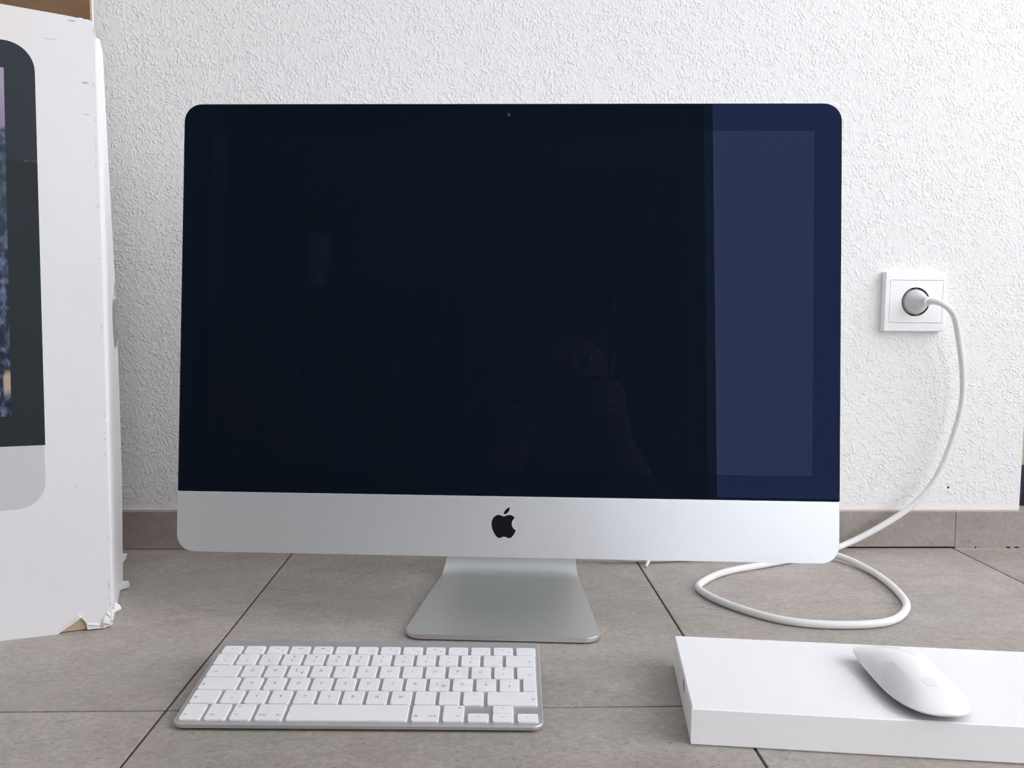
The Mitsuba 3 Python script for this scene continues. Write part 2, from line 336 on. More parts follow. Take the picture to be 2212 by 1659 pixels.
# ------------------------------------------------------------------ desktop computer
PS, TA_ = -0.0752, 0.09567
EX = np.array([math.cos(PS), math.sin(PS), 0]); N0 = np.array([-math.sin(PS), math.cos(PS), 0])
EZ = np.array([0, 0, 1]) * math.cos(TA_) + N0 * math.sin(TA_); NM = np.cross(EX, EZ)
MO = np.array([0.02184, -0.30049, 0.07371]); HC, HG = 0.06006, 0.38694; HT = HC + HG; MW = 0.650; CR = 0.0185
mon = lambda m: frame(m, MO, EX, EZ, NM)
comp = thing('desktop_computer', 'large silver all-in-one desktop computer with a switched-off black screen standing on the floor', 'computer')
out = lambda i: rr(MW - 2 * i, HT - 2 * i, max(CR - i, .004), 14, 0, HT / 2, 2.15)
def inset(s):
    o = out(0); c = np.array([0, HT / 2]); return c + (o - c) * s
rings = [lift(inset(s), z) for s, z in ((.10, -.062), (.35, -.058), (.6, -.047), (.8, -.030), (.93, -.0135), (.985, -.0075), (1.0, -.0055))] + [lift(out(0), -.0032)]
part(comp, 'housing', mon(loft(rings)), 'mat_aluminium', 25, label='silver aluminium back shell')
outp = Polygon(out(0))
chin_o = np.array(outp.intersection(sbox(-1, -1, 1, HC - .0002)).exterior.coords)[:-1]
if Polygon(chin_o).exterior.is_ccw is False: chin_o = chin_o[::-1]
def insetring(o, d):
    c = np.array(Polygon(o).buffer(-d, join_style='mitre').exterior.coords)[:-1]
    return c
cc = chin_o.mean(0)
def shrink(o, d):
    q = o - cc; return cc + q * np.array([1 - d / (MW / 2), 1 - d / (HC / 2)])
part(comp, 'chin', mon(loft([lift(chin_o, -.0034), lift(chin_o, -.0006), lift(shrink(chin_o, .0002), -.0002), lift(shrink(chin_o, .0006), 0.0)])), 'mat_aluminium', 25, label='plain silver chin below the screen')
LW, LH, DT = 0.5967, 0.3357, 0.0270
lcd = sbox(-LW / 2, HT - DT - LH, LW / 2, HT - DT)
glass = outp.buffer(-.0007).intersection(sbox(-1, HC + .0002, 1, 1)).difference(lcd)
gm = extrude(glass, .0030); gm.apply_translation([0, 0, -.0034])
part(comp, 'bezel', mon(gm), 'mat_screen_glass', label='glossy black glass border')
rim = outp.intersection(sbox(-1, HC + .0002, 1, 1)).difference(outp.buffer(-.0007))
rmh = extrude(rim, .0030); rmh.apply_translation([0, 0, -.0036])
part(comp, 'rim', mon(rmh), 'mat_rubber', label='thin dark edge around the glass')
pm = extrude(lcd.buffer(-.0005, join_style='mitre'), .0030); pm.apply_translation([0, 0, -.00342])
part(comp, 'display_panel', mon(pm), 'mat_panel_glass', label='dark switched-off display')
em = extrude(lcd.difference(lcd.buffer(-.0005, join_style='mitre')), .0030); em.apply_translation([0, 0, -.00342])
part(comp, 'panel_edge', mon(em), 'mat_panel_edge')
part(comp, 'camera_lens', mon(lathe([(.0017, -.001), (.0017, -.0003), (.0013, -.00015)], 20, (0.0001, 0.4360, 0))), 'mat_lens', label='small dark grey camera lens')
LOGO = np.array([(11.18, 39.08), (9.11, 40.82), (7.18, 41.6), (5.27, 41.7), (3.08, 41.12), (1.45, 40.41), (0.36, 40.2), (-1.02, 40.5), (-2.67, 41.15), (-4.59, 41.61), (-6.78, 41.08), (-8.95, 39.68), (-10.3, 37.88), (-11.15, 35.68), (-11.42, 33.22), (-11.25, 30.49), (-10.72, 28.05), (-9.73, 25.61), (-8.47, 23.18), (-6.8, 20.89), (-5.41, 19.55), (-4.31, 19.11), (-3.22, 19.18), (-1.58, 19.76), (-0.22, 20.27), (0.87, 20.46), (2.25, 20.24), (3.9, 19.59), (5.54, 19.21), (7.18, 19.43), (8.54, 20.49), (9.88, 22.15), (11.09, 24.08), (11.89, 26.01), (12.23, 26.83), (10.63, 27.89), (9.25, 29.5), (8.4, 31.39), (8.19, 33.3), (8.63, 35.49), (9.69, 37.55)]) / 1000
LEAF = np.array([(6.0, 49.08), (5.75, 46.9), (4.81, 44.97), (3.19, 43.3), (1.7, 42.51), (0.55, 42.38), (0.72, 44.35), (1.65, 46.01), (3.14, 47.67), (4.77, 48.65)]) / 1000
def smooth_closed(P, corners, n=6):
    """spline through a closed outline, sharp at the given vertex numbers"""
    k = sorted(corners); out_ = []
    for a, c in zip(k, k[1:] + [k[0] + len(P)]):
        q = P[np.arange(a, c + 1) % len(P)]
        d = np.r_[0, np.cumsum(np.linalg.norm(np.diff(q, axis=0), axis=1))]
        out_.append(CubicSpline(d, q)(np.linspace(0, d[-1], n * (c - a) + 1))[:-1])
    return np.vstack(out_)
LOGO_S, LEAF_S = Polygon(smooth_closed(LOGO, [0, 34], 4)).buffer(0), Polygon(smooth_closed(LEAF, [0, 5], 4)).buffer(0)
lg = extrude(LOGO_S, .0003)
part(comp, 'logo', mon(lg), 'mat_logo_black', label='black apple logo with a bite')
part(comp + '__logo', 'leaf', mon(extrude(LEAF_S, .0003)), 'mat_logo_black')
# stand: one bent sheet, foot in front, neck rising behind the screen
F0 = np.array([0.0206, -0.3300, 0.0]); FD = N0
prof = [(0.0, 0.004)]; th = 0.0045; RB = 0.034; FL_ = 0.211
for t in np.linspace(0.004, FL_ - RB, 30): prof.append((t, 0.004))
for a in np.linspace(0.08, 1.0, 14) * math.radians(90): prof.append((FL_ - RB + RB * math.sin(a), 0.004 + RB * (1 - math.cos(a))))
e = np.array(prof[-1]); dirv = np.array([math.cos(math.radians(90)), math.sin(math.radians(90))])
for s in np.linspace(0.02, 0.19, 10): prof.append(tuple(e + dirv * s * np.array([1.0 + 1.2 * s / .19 * 2, 1])))
prof = np.array(prof); arc = np.r_[0, np.cumsum(np.linalg.norm(np.diff(prof, axis=0), axis=1))]
def halfw(s, a):
    w = np.interp(a, [0, .016, .056, .118, .167, .197, .215, .23, .3, .45], [.0955, .0950, .0918, .0872, .0824, .0793, .0770, .0757, .073, .070])
    rc = .018
    if s < rc: w = w - rc + math.sqrt(max(rc * rc - (rc - s) ** 2, 0))
    return w
tan = np.gradient(prof, axis=0); tan /= np.linalg.norm(tan, axis=1, keepdims=True); nor = np.column_stack([-tan[:, 1], tan[:, 0]])
rings = []
for (t, z), n_, a in zip(prof, nor, arc):
    w = halfw(t if a < .1 else 1, a); bv = .0007; ring = []
    for (u, h) in ((-w + bv, 0), (w - bv, 0), (w, bv), (w, th - bv), (w - bv, th), (w * .6, th), (w * .2, th), (-w * .2, th), (-w * .6, th), (-w + bv, th), (-w, th - bv), (-w, bv)):
        q = np.array([t, z]) + n_ * (h - .0025)
        ring.append(F0 + EX * u + FD * q[0] + np.array([0, 0, q[1]]))
    rings.append(np.array(ring))
extra = .018 * (1 - np.cos(np.linspace(0.06, 1, 16) * math.pi / 2))
def dens():
    global rings
    R2 = []
    for s in extra:
        w = halfw(s, s); bv = .0007; ring = []
        for (u, h) in ((-w + bv, 0), (w - bv, 0), (w, bv), (w, th - bv), (w - bv, th), (w * .6, th), (w * .2, th), (-w * .2, th), (-w * .6, th), (-w + bv, th), (-w, th - bv), (-w, bv)):
            ring.append(F0 + EX * u + FD * s + np.array([0, 0, .004 + h - .0025]))
        R2.append(np.array(ring))
    rings = R2 + [q for q, p_ in zip(rings, prof) if p_[0] > .0185 or p_[1] > .005]
dens()
part(comp, 'stand', loft(rings), 'mat_stand_aluminium', 30, label='curved grey aluminium foot and neck')
fp = slab(.165, .15, .01, 0, .0016); part(comp, 'foot_pad', frame(fp, F0 + FD * .09, EX, FD, np.array([0, 0, 1.0])), 'mat_rubber')

# ------------------------------------------------------------------ keyboard
KO = np.array([-0.09085, -0.49992, 0.0055]); KPS = -0.033678; KW, KD = 0.27722, 0.11895; KS = math.radians(8.232)
KU = np.array([math.cos(KPS), math.sin(KPS), 0]); KT = np.array([-math.sin(KPS) * math.cos(KS), math.cos(KPS) * math.cos(KS), math.sin(KS)]); KN = np.cross(KU, KT)
kbf = lambda m: frame(m, KO, KU, KT, KN)
kb = thing('keyboard', 'compact silver keyboard with white keys lying on the tiles in front of the computer', 'keyboard')
def plate(i, z):
    return lift(rr(KW - 2 * i, KD - 2 * i, (.003, .003, .0078, .0078), 8, 0, KD / 2), z)
part(kb, 'body', kbf(loft([plate(.0008, -.0040), plate(.0001, -.0034), plate(0, -.0010), plate(.0004, -.0003), plate(.0010, 0.0)])), 'mat_keyboard_aluminium', 30, label='thin grey aluminium plate')
part(kb, 'battery_tube', kbf(lathe([(.004, -KW / 2 + .0004), (.0085, -KW / 2 + .001), (.0085, KW / 2 - .001), (.004, KW / 2 - .0004)], 28, (0, KD - .0088, -.0088), (1, 0, 0))), 'mat_keyboard_aluminium', 30)
for s in (-1, 1):
    part(kb, 'foot', frame(lathe([(.006, .0002), (.006, .0015)], 16), KO * [1, 1, 0] + KU * s * .11 + np.array([-math.sin(KPS), math.cos(KPS), 0]) * .012, KU, np.cross([0, 0, 1.], KU), np.array([0, 0, 1.])), 'mat_rubber')
P_, GAP, U0 = 0.01877, 0.0029, -0.1343
ROWS = {'f': (.0951, .1069), 'n': (.0777, .0943), 't': (.0600, .0766), 'c': (.0421, .0590), 's': (.0240, .0412), 'b': (.0033, .0228)}
KH = 0.0019
def glyph(txt, h, cx, cy, italic=False):
    m = meshkit.text_mesh(txt, h, 0.00006)
    b_ = m.bounds; m.apply_translation([cx - (b_[0, 0] + b_[1, 0]) / 2, cy - (b_[0, 1] + b_[1, 1]) / 2, 0]); return m
def lines(cx, cy, *polys, w=0.00028, closed=False):
    ms = []
    for p_ in polys:
        q = LineString([(cx + x * .001, cy + y * .001) for x, y in p_]).buffer(w / 2)
        ms.append(extrude(q, 0.00006))
    return cat_(*ms)
def solid(cx, cy, *polys):
    return cat_(*[extrude(Polygon([(cx + x * .001, cy + y * .001) for x, y in p_]), .00006) for p_ in polys])
SHIFT = [(-.55, -1.1), (.55, -1.1), (.55, -.1), (1.3, -.1), (0, 1.2), (-1.3, -.1), (-.55, -.1), (-.55, -1.1)]
OPT = ([(-1.3, .6), (-.5, .6), (.4, -.6), (1.3, -.6)], [(.3, .6), (1.3, .6)])
def cmd(cx, cy):
    a = [(-.45, -.45), (.45, -.45), (.45, .45), (-.45, .45), (-.45, -.45)]
    cs_ = []
    for sx, sy in ((1, 1), (-1, 1), (-1, -1), (1, -1)):
        cs_.append([(sx * (.8 + .35 * math.cos(t)), sy * (.8 + .35 * math.sin(t))) for t in np.linspace(0, 2 * math.pi, 11)])
    return lines(cx, cy, a, *cs_, w=.00022)
WORN = {'ß', '´', 'P', 'Ü', 'Ä', 'Ö', 'L', '9', '0', '2', '#', '7'}
def key(u0, u1, row, marks=(), name='', t0=None, t1=None, poly=None, rad=.0016):
    a, c = (ROWS[row][0] if t0 is None else t0), (ROWS[row][1] if t1 is None else t1)
    if poly is None:
        m = slab(u1 - u0, c - a, rad, .0002, KH, .00055, 5, (u0 + u1) / 2, (a + c) / 2)
    else:
        lay = [(0, .0002, KH - .00055), (.0002, KH - .00056, KH - .00025), (.0005, KH - .00026, KH)]
        ms = []
        for d, z0, z1 in lay:
            q = extrude(poly.buffer(-d), z1 - z0); q.apply_translation([0, 0, z0]); ms.append(q)
        m = cat_(*ms)
    k = part(kb, 'key', kbf(m), 'mat_key_worn' if name in WORN else 'mat_key', 35)
    if marks:
        g = cat_(*[f(u0, u1, a, c) for f in marks]); g.apply_translation([0, 0, KH + .00001])
        part(k, 'legend', kbf(g), 'mat_legend', label='grey printed legend')
    return k
mid = lambda txt, h=.0030, dy=.0006: (lambda u0, u1, a, c: glyph(txt, h, (u0 + u1) / 2 - .0002, (a + c) / 2 + dy))
at = lambda txt, h, fx, fy: (lambda u0, u1, a, c: glyph(txt, h, u0 + fx * (u1 - u0), a + fy * (c - a)))
sym = lambda fn, fx, fy: (lambda u0, u1, a, c: fn(u0 + fx * (u1 - u0), a + fy * (c - a)))
tri = lambda d: (lambda cx, cy: solid(cx, cy, {'l': [(.6, -.45), (.6, .45), (-.6, 0)], 'r': [(-.6, -.45), (.6, 0), (-.6, .45)], 'u': [(-.6, -.4), (.6, -.4), (0, .55)], 'd': [(-.6, .4), (0, -.55), (.6, .4)]}[d]))
# function row
fw = (0.2692 + GAP) / 14
def fn_sym(i):
    if i in (1, 2):
        r_ = .55 if i == 1 else .75
        return lambda cx, cy: cat_(lines(cx, cy, [(.3 * math.cos(t), .3 * math.sin(t)) for t in np.linspace(0, 6.28, 9)], *[[(r_ * math.cos(t), r_ * math.sin(t)), (1.5 * r_ * math.cos(t), 1.5 * r_ * math.sin(t))] for t in np.arange(8) * math.pi / 4], w=.0002))
    if i == 3: return lambda cx, cy: lines(cx, cy, [(-1.6, -.5), (-.5, -.5), (-.5, .5), (-1.6, .5), (-1.6, -.5)], [(-.2, -.6), (.7, -.6), (.7, .6), (-.2, .6), (-.2, -.6)], [(1, -.4), (1.7, -.4), (1.7, .4), (1, .4), (1, -.4)], w=.0002)
    if i == 4: return lambda cx, cy: lines(cx, cy, *[[(x - .3, y - .3), (x + .3, y - .3), (x + .3, y + .3), (x - .3, y + .3), (x - .3, y - .3)] for x in (-1.2, -.4, .4, 1.2) for y in (-.4, .4)], w=.00015)
    if i == 7: return lambda cx, cy: solid(cx, cy, [(0, -.5), (0, .5), (-1.1, 0)], [(1.1, -.5), (1.1, .5), (0, 0)])
    if i == 8: return lambda cx, cy: solid(cx, cy, [(-1.2, -.5), (-.2, 0), (-1.2, .5)], [(.2, -.5), (.5, -.5), (.5, .5), (.2, .5)], [(.8, -.5), (1.1, -.5), (1.1, .5), (.8, .5)])
    if i == 9: return lambda cx, cy: solid(cx, cy, [(0, .5), (0, -.5), (1.1, 0)], [(-1.1, .5), (-1.1, -.5), (0, 0)])
    sp = [(-.9, -.25), (-.5, -.25), (.1, -.6), (.1, .6), (-.5, .25), (-.9, .25)]
    arcs = [[(.35 + r_ * math.cos(t), r_ * math.sin(t)) for t in np.linspace(-.8, .8, 7)] for r_ in (.25, .6, .95)]
    if i == 10: return lambda cx, cy: solid(cx, cy, sp)
    if i == 11: return lambda cx, cy: cat_(solid(cx, cy, sp), lines(cx, cy, arcs[0], w=.0002))
    if i == 12: return lambda cx, cy: cat_(solid(cx - .0003, cy, sp), lines(cx - .0003, cy, *arcs, w=.0002))
    if i == 13: return lambda cx, cy: solid(cx, cy, [(-.8, -.1), (.8, -.1), (0, .7)], [(-.8, -.55), (.8, -.55), (.8, -.3), (-.8, -.3)])
for i in range(14):
    u = U0 + .0008 + i * fw * .9975
    mk = []
    if i == 0: mk.append(at('esc', .0013, .5, .62))
    elif i in (5, 6): mk.append(at(f'F{i}', .0012, .80, .36))
    else:
        mk.append(sym(fn_sym(i), .5, .66))
        if i != 13: mk.append(at(f'F{i}', .0012, .80, .36))
    key(u, u + fw - GAP, 'f', mk)
two = lambda top, bot, h=.0025: [at(top, h, .55, .74), at(bot, h, .50, .36)]
NUM = [('°', '^'), ('!', '1'), ('"', '2'), ('§', '3'), ('$', '4'), ('%', '5'), ('&', '6'), ('/', '7'), ('(', '8'), (')', '9'), ('=', '0'), ('?', 'ß'), ('`', '´')]
for i, (a, c) in enumerate(NUM):
    u = U0 + i * P_
    key(u, u + P_ - GAP, 'n', two(a, c), c)
key(U0 + 13 * P_, .1346, 'n', [sym(lambda cx, cy: lines(cx, cy, [(1.5, 0), (-1.3, 0)], [(-.5, .55), (-1.4, 0), (-.5, -.55)]), .80, .42)])
# letters
key(U0, U0 + 1.5 * P_ - GAP, 't', [sym(lambda cx, cy: lines(cx, cy, [(-1.9, 0), (1.0, 0)], [(.2, .5), (1.1, 0), (.2, -.5)], [(1.5, .6), (1.5, -.6)]), .24, .42)])
for i, ch in enumerate('QWERTZUIOPÜ'):
    u = U0 + (1.5 + i) * P_
    mk = [mid('l' if ch == 'I' else ch, .0028 if ch == 'I' else .0030)]
    if ch == 'E': mk = [at('E', .0030, .42, .56), at('€', .0026, .74, .36)]
    key(u, u + P_ - GAP, 't', mk, ch)
u = U0 + 12.5 * P_
key(u, u + P_ - GAP, 't', [at('*', .0026, .5, .78), at('+', .0024, .5, .38)], '+')
ret = Polygon([(U0 + 13.5 * P_, ROWS['t'][0]), (U0 + 13.75 * P_, ROWS['t'][0]), (U0 + 13.75 * P_, ROWS['c'][0]), (.1346, ROWS['c'][0]), (.1346, ROWS['t'][1]), (U0 + 13.5 * P_, ROWS['t'][1])]).buffer(-.0012).buffer(.0012)
key(U0 + 13.5 * P_, .1346, 't', [sym(lambda cx, cy: lines(cx, cy, [(-1.4, 0), (1.2, 0), (1.6, .3), (1.6, .9), (1.2, 1.2), (.7, 1.2)], [(-.7, .5), (-1.5, 0), (-.7, -.5)]), .66, .66), sym(lambda cx, cy: solid(cx, cy, [(-.7, -.12), (.7, -.12), (.7, .12), (-.7, .12)], [(-.5, .2), (.5, .2), (0, .6)]), .78, .12)], t0=ROWS['c'][0], t1=ROWS['t'][1], poly=ret)
key(U0, U0 + 1.75 * P_ - GAP, 'c', [sym(lambda cx, cy: lines(cx, cy, SHIFT, [(-.55, -1.5), (.55, -1.5)]), .10, .42), sym(lambda cx, cy: solid(cx, cy, [(.4 * math.cos(t), .4 * math.sin(t)) for t in np.arange(10) * .628]), .045, .88)])
for i, ch in enumerate('ASDFGHJKLÖÄ'):
    u = U0 + (1.75 + i) * P_
    mk = [mid(ch)]
    if ch == 'L': mk = [at('L', .0030, .42, .58), at('@', .0026, .72, .38)]
    key(u, u + P_ - GAP, 'c', mk, ch)
u = U0 + 12.75 * P_
key(u, u + P_ - GAP, 'c', [at("'", .0026, .5, .82), at('#', .0026, .5, .38)], '#')
key(U0, U0 + 1.25 * P_ - GAP, 's', [sym(lambda cx, cy: lines(cx, cy, SHIFT), .16, .42)])
for i, (a, c) in enumerate([('>', '<')] + [(None, ch) for ch in 'YXCVBNM'] + [(';', ','), (':', '.'), ('_', '-')]):
    u = U0 + (1.25 + i) * P_
    key(u, u + P_ - GAP, 's', two(a, c, .0024) if a else [mid(c)], c)
key(U0 + 12.25 * P_, .1346, 's', [sym(lambda cx, cy: lines(cx, cy, SHIFT), .92, .42)])
w1, w2 = P_ - GAP, 1.25 * P_ - GAP
uu = U0
key(uu, uu + w1, 'b', [at('fn', .0020, .22, .30)]); uu += P_
key(uu, uu + w1, 'b', [at('ctrl', .0020, .30, .30)]); uu += P_
key(uu, uu + w1, 'b', [sym(lambda cx, cy: lines(cx, cy, *OPT), .26, .30), at('alt', .0017, .22, .84)]); uu += P_
key(uu, uu + w2, 'b', [at('cmd', .0020, .24, .30), sym(cmd, .80, .30)]); uu += 1.25 * P_
sp0 = uu
key(uu, .0363, 'b'); uu = .0392
key(uu, uu + w2, 'b', [sym(cmd, .16, .30), at('cmd', .0020, .76, .30)]); uu += 1.25 * P_
key(uu, uu + w1, 'b', [sym(lambda cx, cy: lines(cx, cy, *OPT), .72, .30), at('alt', .0017, .78, .84)]); uu += P_
key(uu, uu + w1, 'b', [sym(tri('l'), .5, .55)], t1=.0130); uu += P_
key(uu, uu + w1, 'b', [sym(tri('u'), .5, .62)], t0=.0134); key(uu, uu + w1, 'b', [sym(tri('d'), .5, .52)], t1=.0130); uu += P_
key(uu, .1346, 'b', [sym(tri('r'), .5, .55)], t1=.0130)

# ------------------------------------------------------------------ accessory box and mouse
BX = np.array([math.cos(-.1372), math.sin(-.1372), 0]); BY = np.array([-BX[1], BX[0], 0]); BO = np.array([0.1530, -0.5237, 0])
BL_, BD_, BH_ = 0.335, 0.1388, 0.0280
ab = thing('accessory_box', 'flat white cardboard accessory box at the lower right with the mouse on it', 'box')
abf = lambda m: frame(m, BO, BX, BY, np.array([0, 0, 1.0]))
part(ab, 'lid', abf(block(0, BL_, 0, BD_, .0004, BH_, .0010)), 'mat_box_white', 30, label='white lid')
part(ab, 'tray', abf(block(.0016, BL_ - .0016, .0016, BD_ - .0016, 0.0, .0012, 0)), 'mat_box_white')
lgm = extrude(affinity.scale(affinity.translate(LOGO_S, 0, -.0305), .40, .40, origin=(0, 0)), .0002)
lfm = extrude(affinity.scale(affinity.translate(LEAF_S, 0, -.0305), .40, .40, origin=(0, 0)), .0002)
sidef = lambda m: frame(m, BO + BY * .0525 + np.array([0, 0, .0205]), -BY, np.array([0, 0, 1.0]), -BX)
k = part(ab, 'logo', sidef(lgm), 'mat_box_logo', label='grey apple logo print')
part(k, 'leaf', sidef(lfm), 'mat_box_logo')

MS = dict(c=(0.3290, -0.4990), a=-4.5)
mouse = thing('computer_mouse', 'glossy white low-profile mouse resting on the flat white box', 'mouse')
th_ = np.linspace(0, 2 * math.pi, 97)[:-1]
def sup(a, b_, n_): 
    c, s = np.cos(th_), np.sin(th_)
    rr_ = (np.abs(c / a) ** n_ + np.abs(s / b_) ** n_) ** (-1 / n_)
    return np.column_stack([rr_ * c, rr_ * s])
mo_ = np.where(np.sin(th_)[:, None] > 0, sup(.0285, .0556, 11.0), sup(.0285, .0552, 2.6))
edge_z = lambda y: .0078 + np.where(y > 0, .0042, .0000) * np.abs(y / .0567) ** 3
top_z = lambda y: .0208 - np.where(y > 0, .0084, .0127) * np.abs(y / .0567) ** 2.3
def half_width(y):
    b_, n_ = (.0556, 11.0) if y > 0 else (.0552, 2.6)
    return .0285 * max(1 - abs(y / b_) ** n_, 0) ** (1 / n_)
NR, NC = 90, 41
ys_ = np.array([(-.0552 if a < 0 else .0556) * abs(math.sin(a)) for a in np.linspace(-math.pi / 2, math.pi / 2, NR)])
ts_ = np.sin(np.linspace(-math.pi / 2, math.pi / 2, NC))
top_, bot_ = [], []
for y in ys_:
    w_ = half_width(y); e0 = float(edge_z(np.array(y))); z0 = max(float(top_z(np.array(y))), e0 + .0006)
    for t in ts_:
        z = e0 + (z0 - e0) * (1 - abs(t) ** 2.2)
        top_.append((w_ * t, y, z)); bot_.append((w_ * t * .985, y * .985, z - .0013))
SF = []; NV = NR * NC
for i in range(NR - 1):
    for j in range(NC - 1):
        p0, p1, p2, p3 = i * NC + j, i * NC + j + 1, (i + 1) * NC + j + 1, (i + 1) * NC + j
        SF += [[p0, p1, p2], [p0, p2, p3], [NV + p0, NV + p2, NV + p1], [NV + p0, NV + p3, NV + p2]]
per = [i * NC for i in range(NR)][::-1] + list(range(1, NC)) + [i * NC + NC - 1 for i in range(1, NR)] + [(NR - 1) * NC + j for j in range(NC - 2, 0, -1)]
for p0, p1 in zip(per, per[1:] + per[:1]):
    SF += [[p0, NV + p0, NV + p1], [p0, NV + p1, p1]]
shell_mesh = trimesh.Trimesh(np.array(top_ + bot_), SF, process=False)
ca, sa = math.cos(math.radians(MS['a'])), math.sin(math.radians(MS['a']))
mf = lambda m: frame(m, np.array([*MS['c'], BH_]), np.array([ca, sa, 0]), np.array([-sa, ca, 0]), np.array([0, 0, 1.0]))
part(mouse, 'shell', mf(shell_mesh), 'mat_shell_white', 40, label='glossy white curved top shell')
def under(q, f):
    p_ = mo_ * q; z = edge_z(mo_[:, 1]) * f
    return np.column_stack([p_, np.maximum(z, .0)])
rings = []
for q, h in ((.62, .0008), (.70, .0011), (.82, .35), (.92, .70), (.965, .90)):
    p_ = mo_ * q
    z = np.full(len(p_), h) if h < .01 else .0011 + (edge_z(mo_[:, 1]) - .0022) * h
    rings.append(np.column_stack([p_, z]))
part(mouse, 'base', mf(loft(rings, True, True)), 'mat_mouse_base', 35, label='dark grey metal underside')
for s in (-1, 1):
    part(mouse, 'glide_rail', mf(plainbox(s * .011 - .0012, s * .011 + .0012, -.028, .028, 0.0001, .0010)), 'mat_rubber')
MLY = -.026
def drape(poly, h, dens_=.0008):
    """a flat print laid over the mouse shell"""
    m = extrude(poly, .0001); m = m.subdivide_to_size(.0025)
    v = m.vertices.copy()
    for q_ in v:
        e0 = float(edge_z(np.array(q_[1]))); q_[2] += e0 + (float(top_z(np.array(q_[1]))) - e0) * (1 - (abs(q_[0]) / half_width(q_[1])) ** 2.2) + h
    return trimesh.Trimesh(v, m.faces, process=False)
ml = affinity.translate(affinity.scale(affinity.translate(LOGO_S, 0, -.0305), .42, .42, origin=(0, 0)), 0, MLY)
ll = affinity.translate(affinity.scale(affinity.translate(LEAF_S, 0, -.0305), .42, .42, origin=(0, 0)), 0, MLY)
k = part(mouse, 'logo', mf(drape(ml, .00012)), 'mat_mouse_logo', label='pale grey apple logo')
part(k, 'leaf', mf(drape(ll, .00012)), 'mat_mouse_logo')

# ------------------------------------------------------------------ big carton
CO = np.array([-0.362, -0.288, 0]); cd = np.array([.943, .33]) / math.hypot(.943, .33)
CU = np.array([cd[0], cd[1], 0]); CB = np.array([-cd[1], cd[0], 0]); CZ = np.array([0, 0, 1.0])    # along the front to the right, into the depth, up
CNF = -CB
carton = thing('computer_carton', 'big worn white product carton with a printed computer, standing open at the left edge', 'box')
cfront = lambda m, d=0.0: frame(m, CO + CNF * d, CU, CZ, CNF)            # x along the front (0 = right edge), y up, z out of the front
cside = lambda m, d=0.0: frame(m, CO + CU * d, CB, CZ, CU)               # x into the depth, y up, z out of the right side
CWD, CH = 0.76, 0.5835
fpoly = Polygon([(-CWD, 0), (-.0475, 0), (-.0268, .0136), (-.0230, .0085), (-.0218, .0012), (-.0060, .0010), (-.0012, .004), (.0, .012), (.0006, .30), (.0004, .560), (-.001, .5785), (-.004, .5800), (-.012, .5803), (-.020, .5812), (-.05, .5830), (-.08, .5848), (-CWD, .60)])
fm = extrude(fpoly, .005)
part(carton, 'front_panel', cfront(fm, -.005), 'mat_carton_white', label='white printed front panel')
BE = [(.160, .001), (.168, .030), (.183, .09), (.190, .14), (.190, .20), (.183, .28), (.170, .35), (.150, .41), (.136, .45), (.118, .51), (.103, .558), (.097, .580)]
spoly = Polygon([(.005, .0005)] + BE + [(.05, .5825), (.006, .574), (.005, .55)])
part(carton, 'side_panel', cside(extrude(spoly, .005), -.0055), 'mat_carton_white', label='white tapered side panel')
bp = [CO + CB * x + CZ * z - CU * .0055 for x, z in BE]; bq = [p_ - CU * (CWD - .01) for p_ in bp]
n = len(bp); off = CB * -.004
Vb = np.array(bp + bq + [p_ + off for p_ in bp] + [p_ + off for p_ in bq]); Fb = []
for a in range(n - 1):
    Fb += [[a, a + 1, n + a + 1], [a, n + a + 1, n + a], [2 * n + a, 3 * n + a + 1, 2 * n + a + 1], [2 * n + a, 3 * n + a, 3 * n + a + 1]]
part(carton, 'back_panel', trimesh.Trimesh(Vb, Fb, process=False), 'mat_kraft', 30)
part(carton, 'base_panel', frame(block(-CWD + .006, -.008, .006, .156, .0006, .005, 0), CO, CU, CB, CZ), 'mat_kraft')
part(carton, 'side_panel', cside(extrude(spoly, .005), -CWD), 'mat_carton_white')
# opened lid standing up behind the rim: brown inside, pale cut edge, white outer sheet
LD = .098
lid = frame(plainbox(-CWD, -.0113, .545, .74, -.0035, 0), CO + CB * LD, CU, CZ, -CB)
part(carton, 'lid_flap', lid, 'mat_kraft', label='brown inner face of the opened lid')
part(carton, 'lid_edge', frame(plainbox(-.0113, -.0097, .560, .74, -.0035, .0002), CO + CB * LD, CU, CZ, -CB), 'mat_kraft_pale', label='pale cut cardboard edge')
part(carton, 'lid_sheet', frame(plainbox(-CWD, -.0084, .560, .74, -.0050, -.0036), CO + CB * LD, CU, CZ, -CB), 'mat_carton_white', label='white outer sheet of the lid')
# flat print of the computer on the front
pr = lambda poly, d0, mat, name, label: part(carton, name, cfront(extrude(poly, .0002), d0), mat, label=label)
scr = Polygon(rr(.44, .4245, .026, 12, -.0495 - .22, .341, 2.1)).intersection(sbox(-2, .1845, 1, 1))
scr = Polygon([(x - .0028 * (0.55 - y) / .37 * (1 if x > -.25 else 0), y) for x, y in scr.exterior.coords])
pr(scr, .0001, 'mat_print_dark', 'printed_screen', 'printed dark screen')
chn = Polygon(rr(.44, .12, .026, 12, -.0530 - .22, .1845, 2.1)).intersection(sbox(-2, -1, 1, .1844))
pr(chn, .0001, 'mat_print_grey', 'printed_chin', 'printed pale grey chin')
pic = Polygon([(-.0742, .5288), (-.0790, .2125), (-.44, .2125), (-.44, .5288)])
pr(pic, .00032, 'mat_print_picture', 'printed_picture', 'printed mountain picture, violet sky over dark blue rock')
lf2 = lambda poly: affinity.translate(affinity.scale(affinity.translate(poly, 0, -.0305), 2.45, 2.45, origin=(0, 0)), .150, .298)
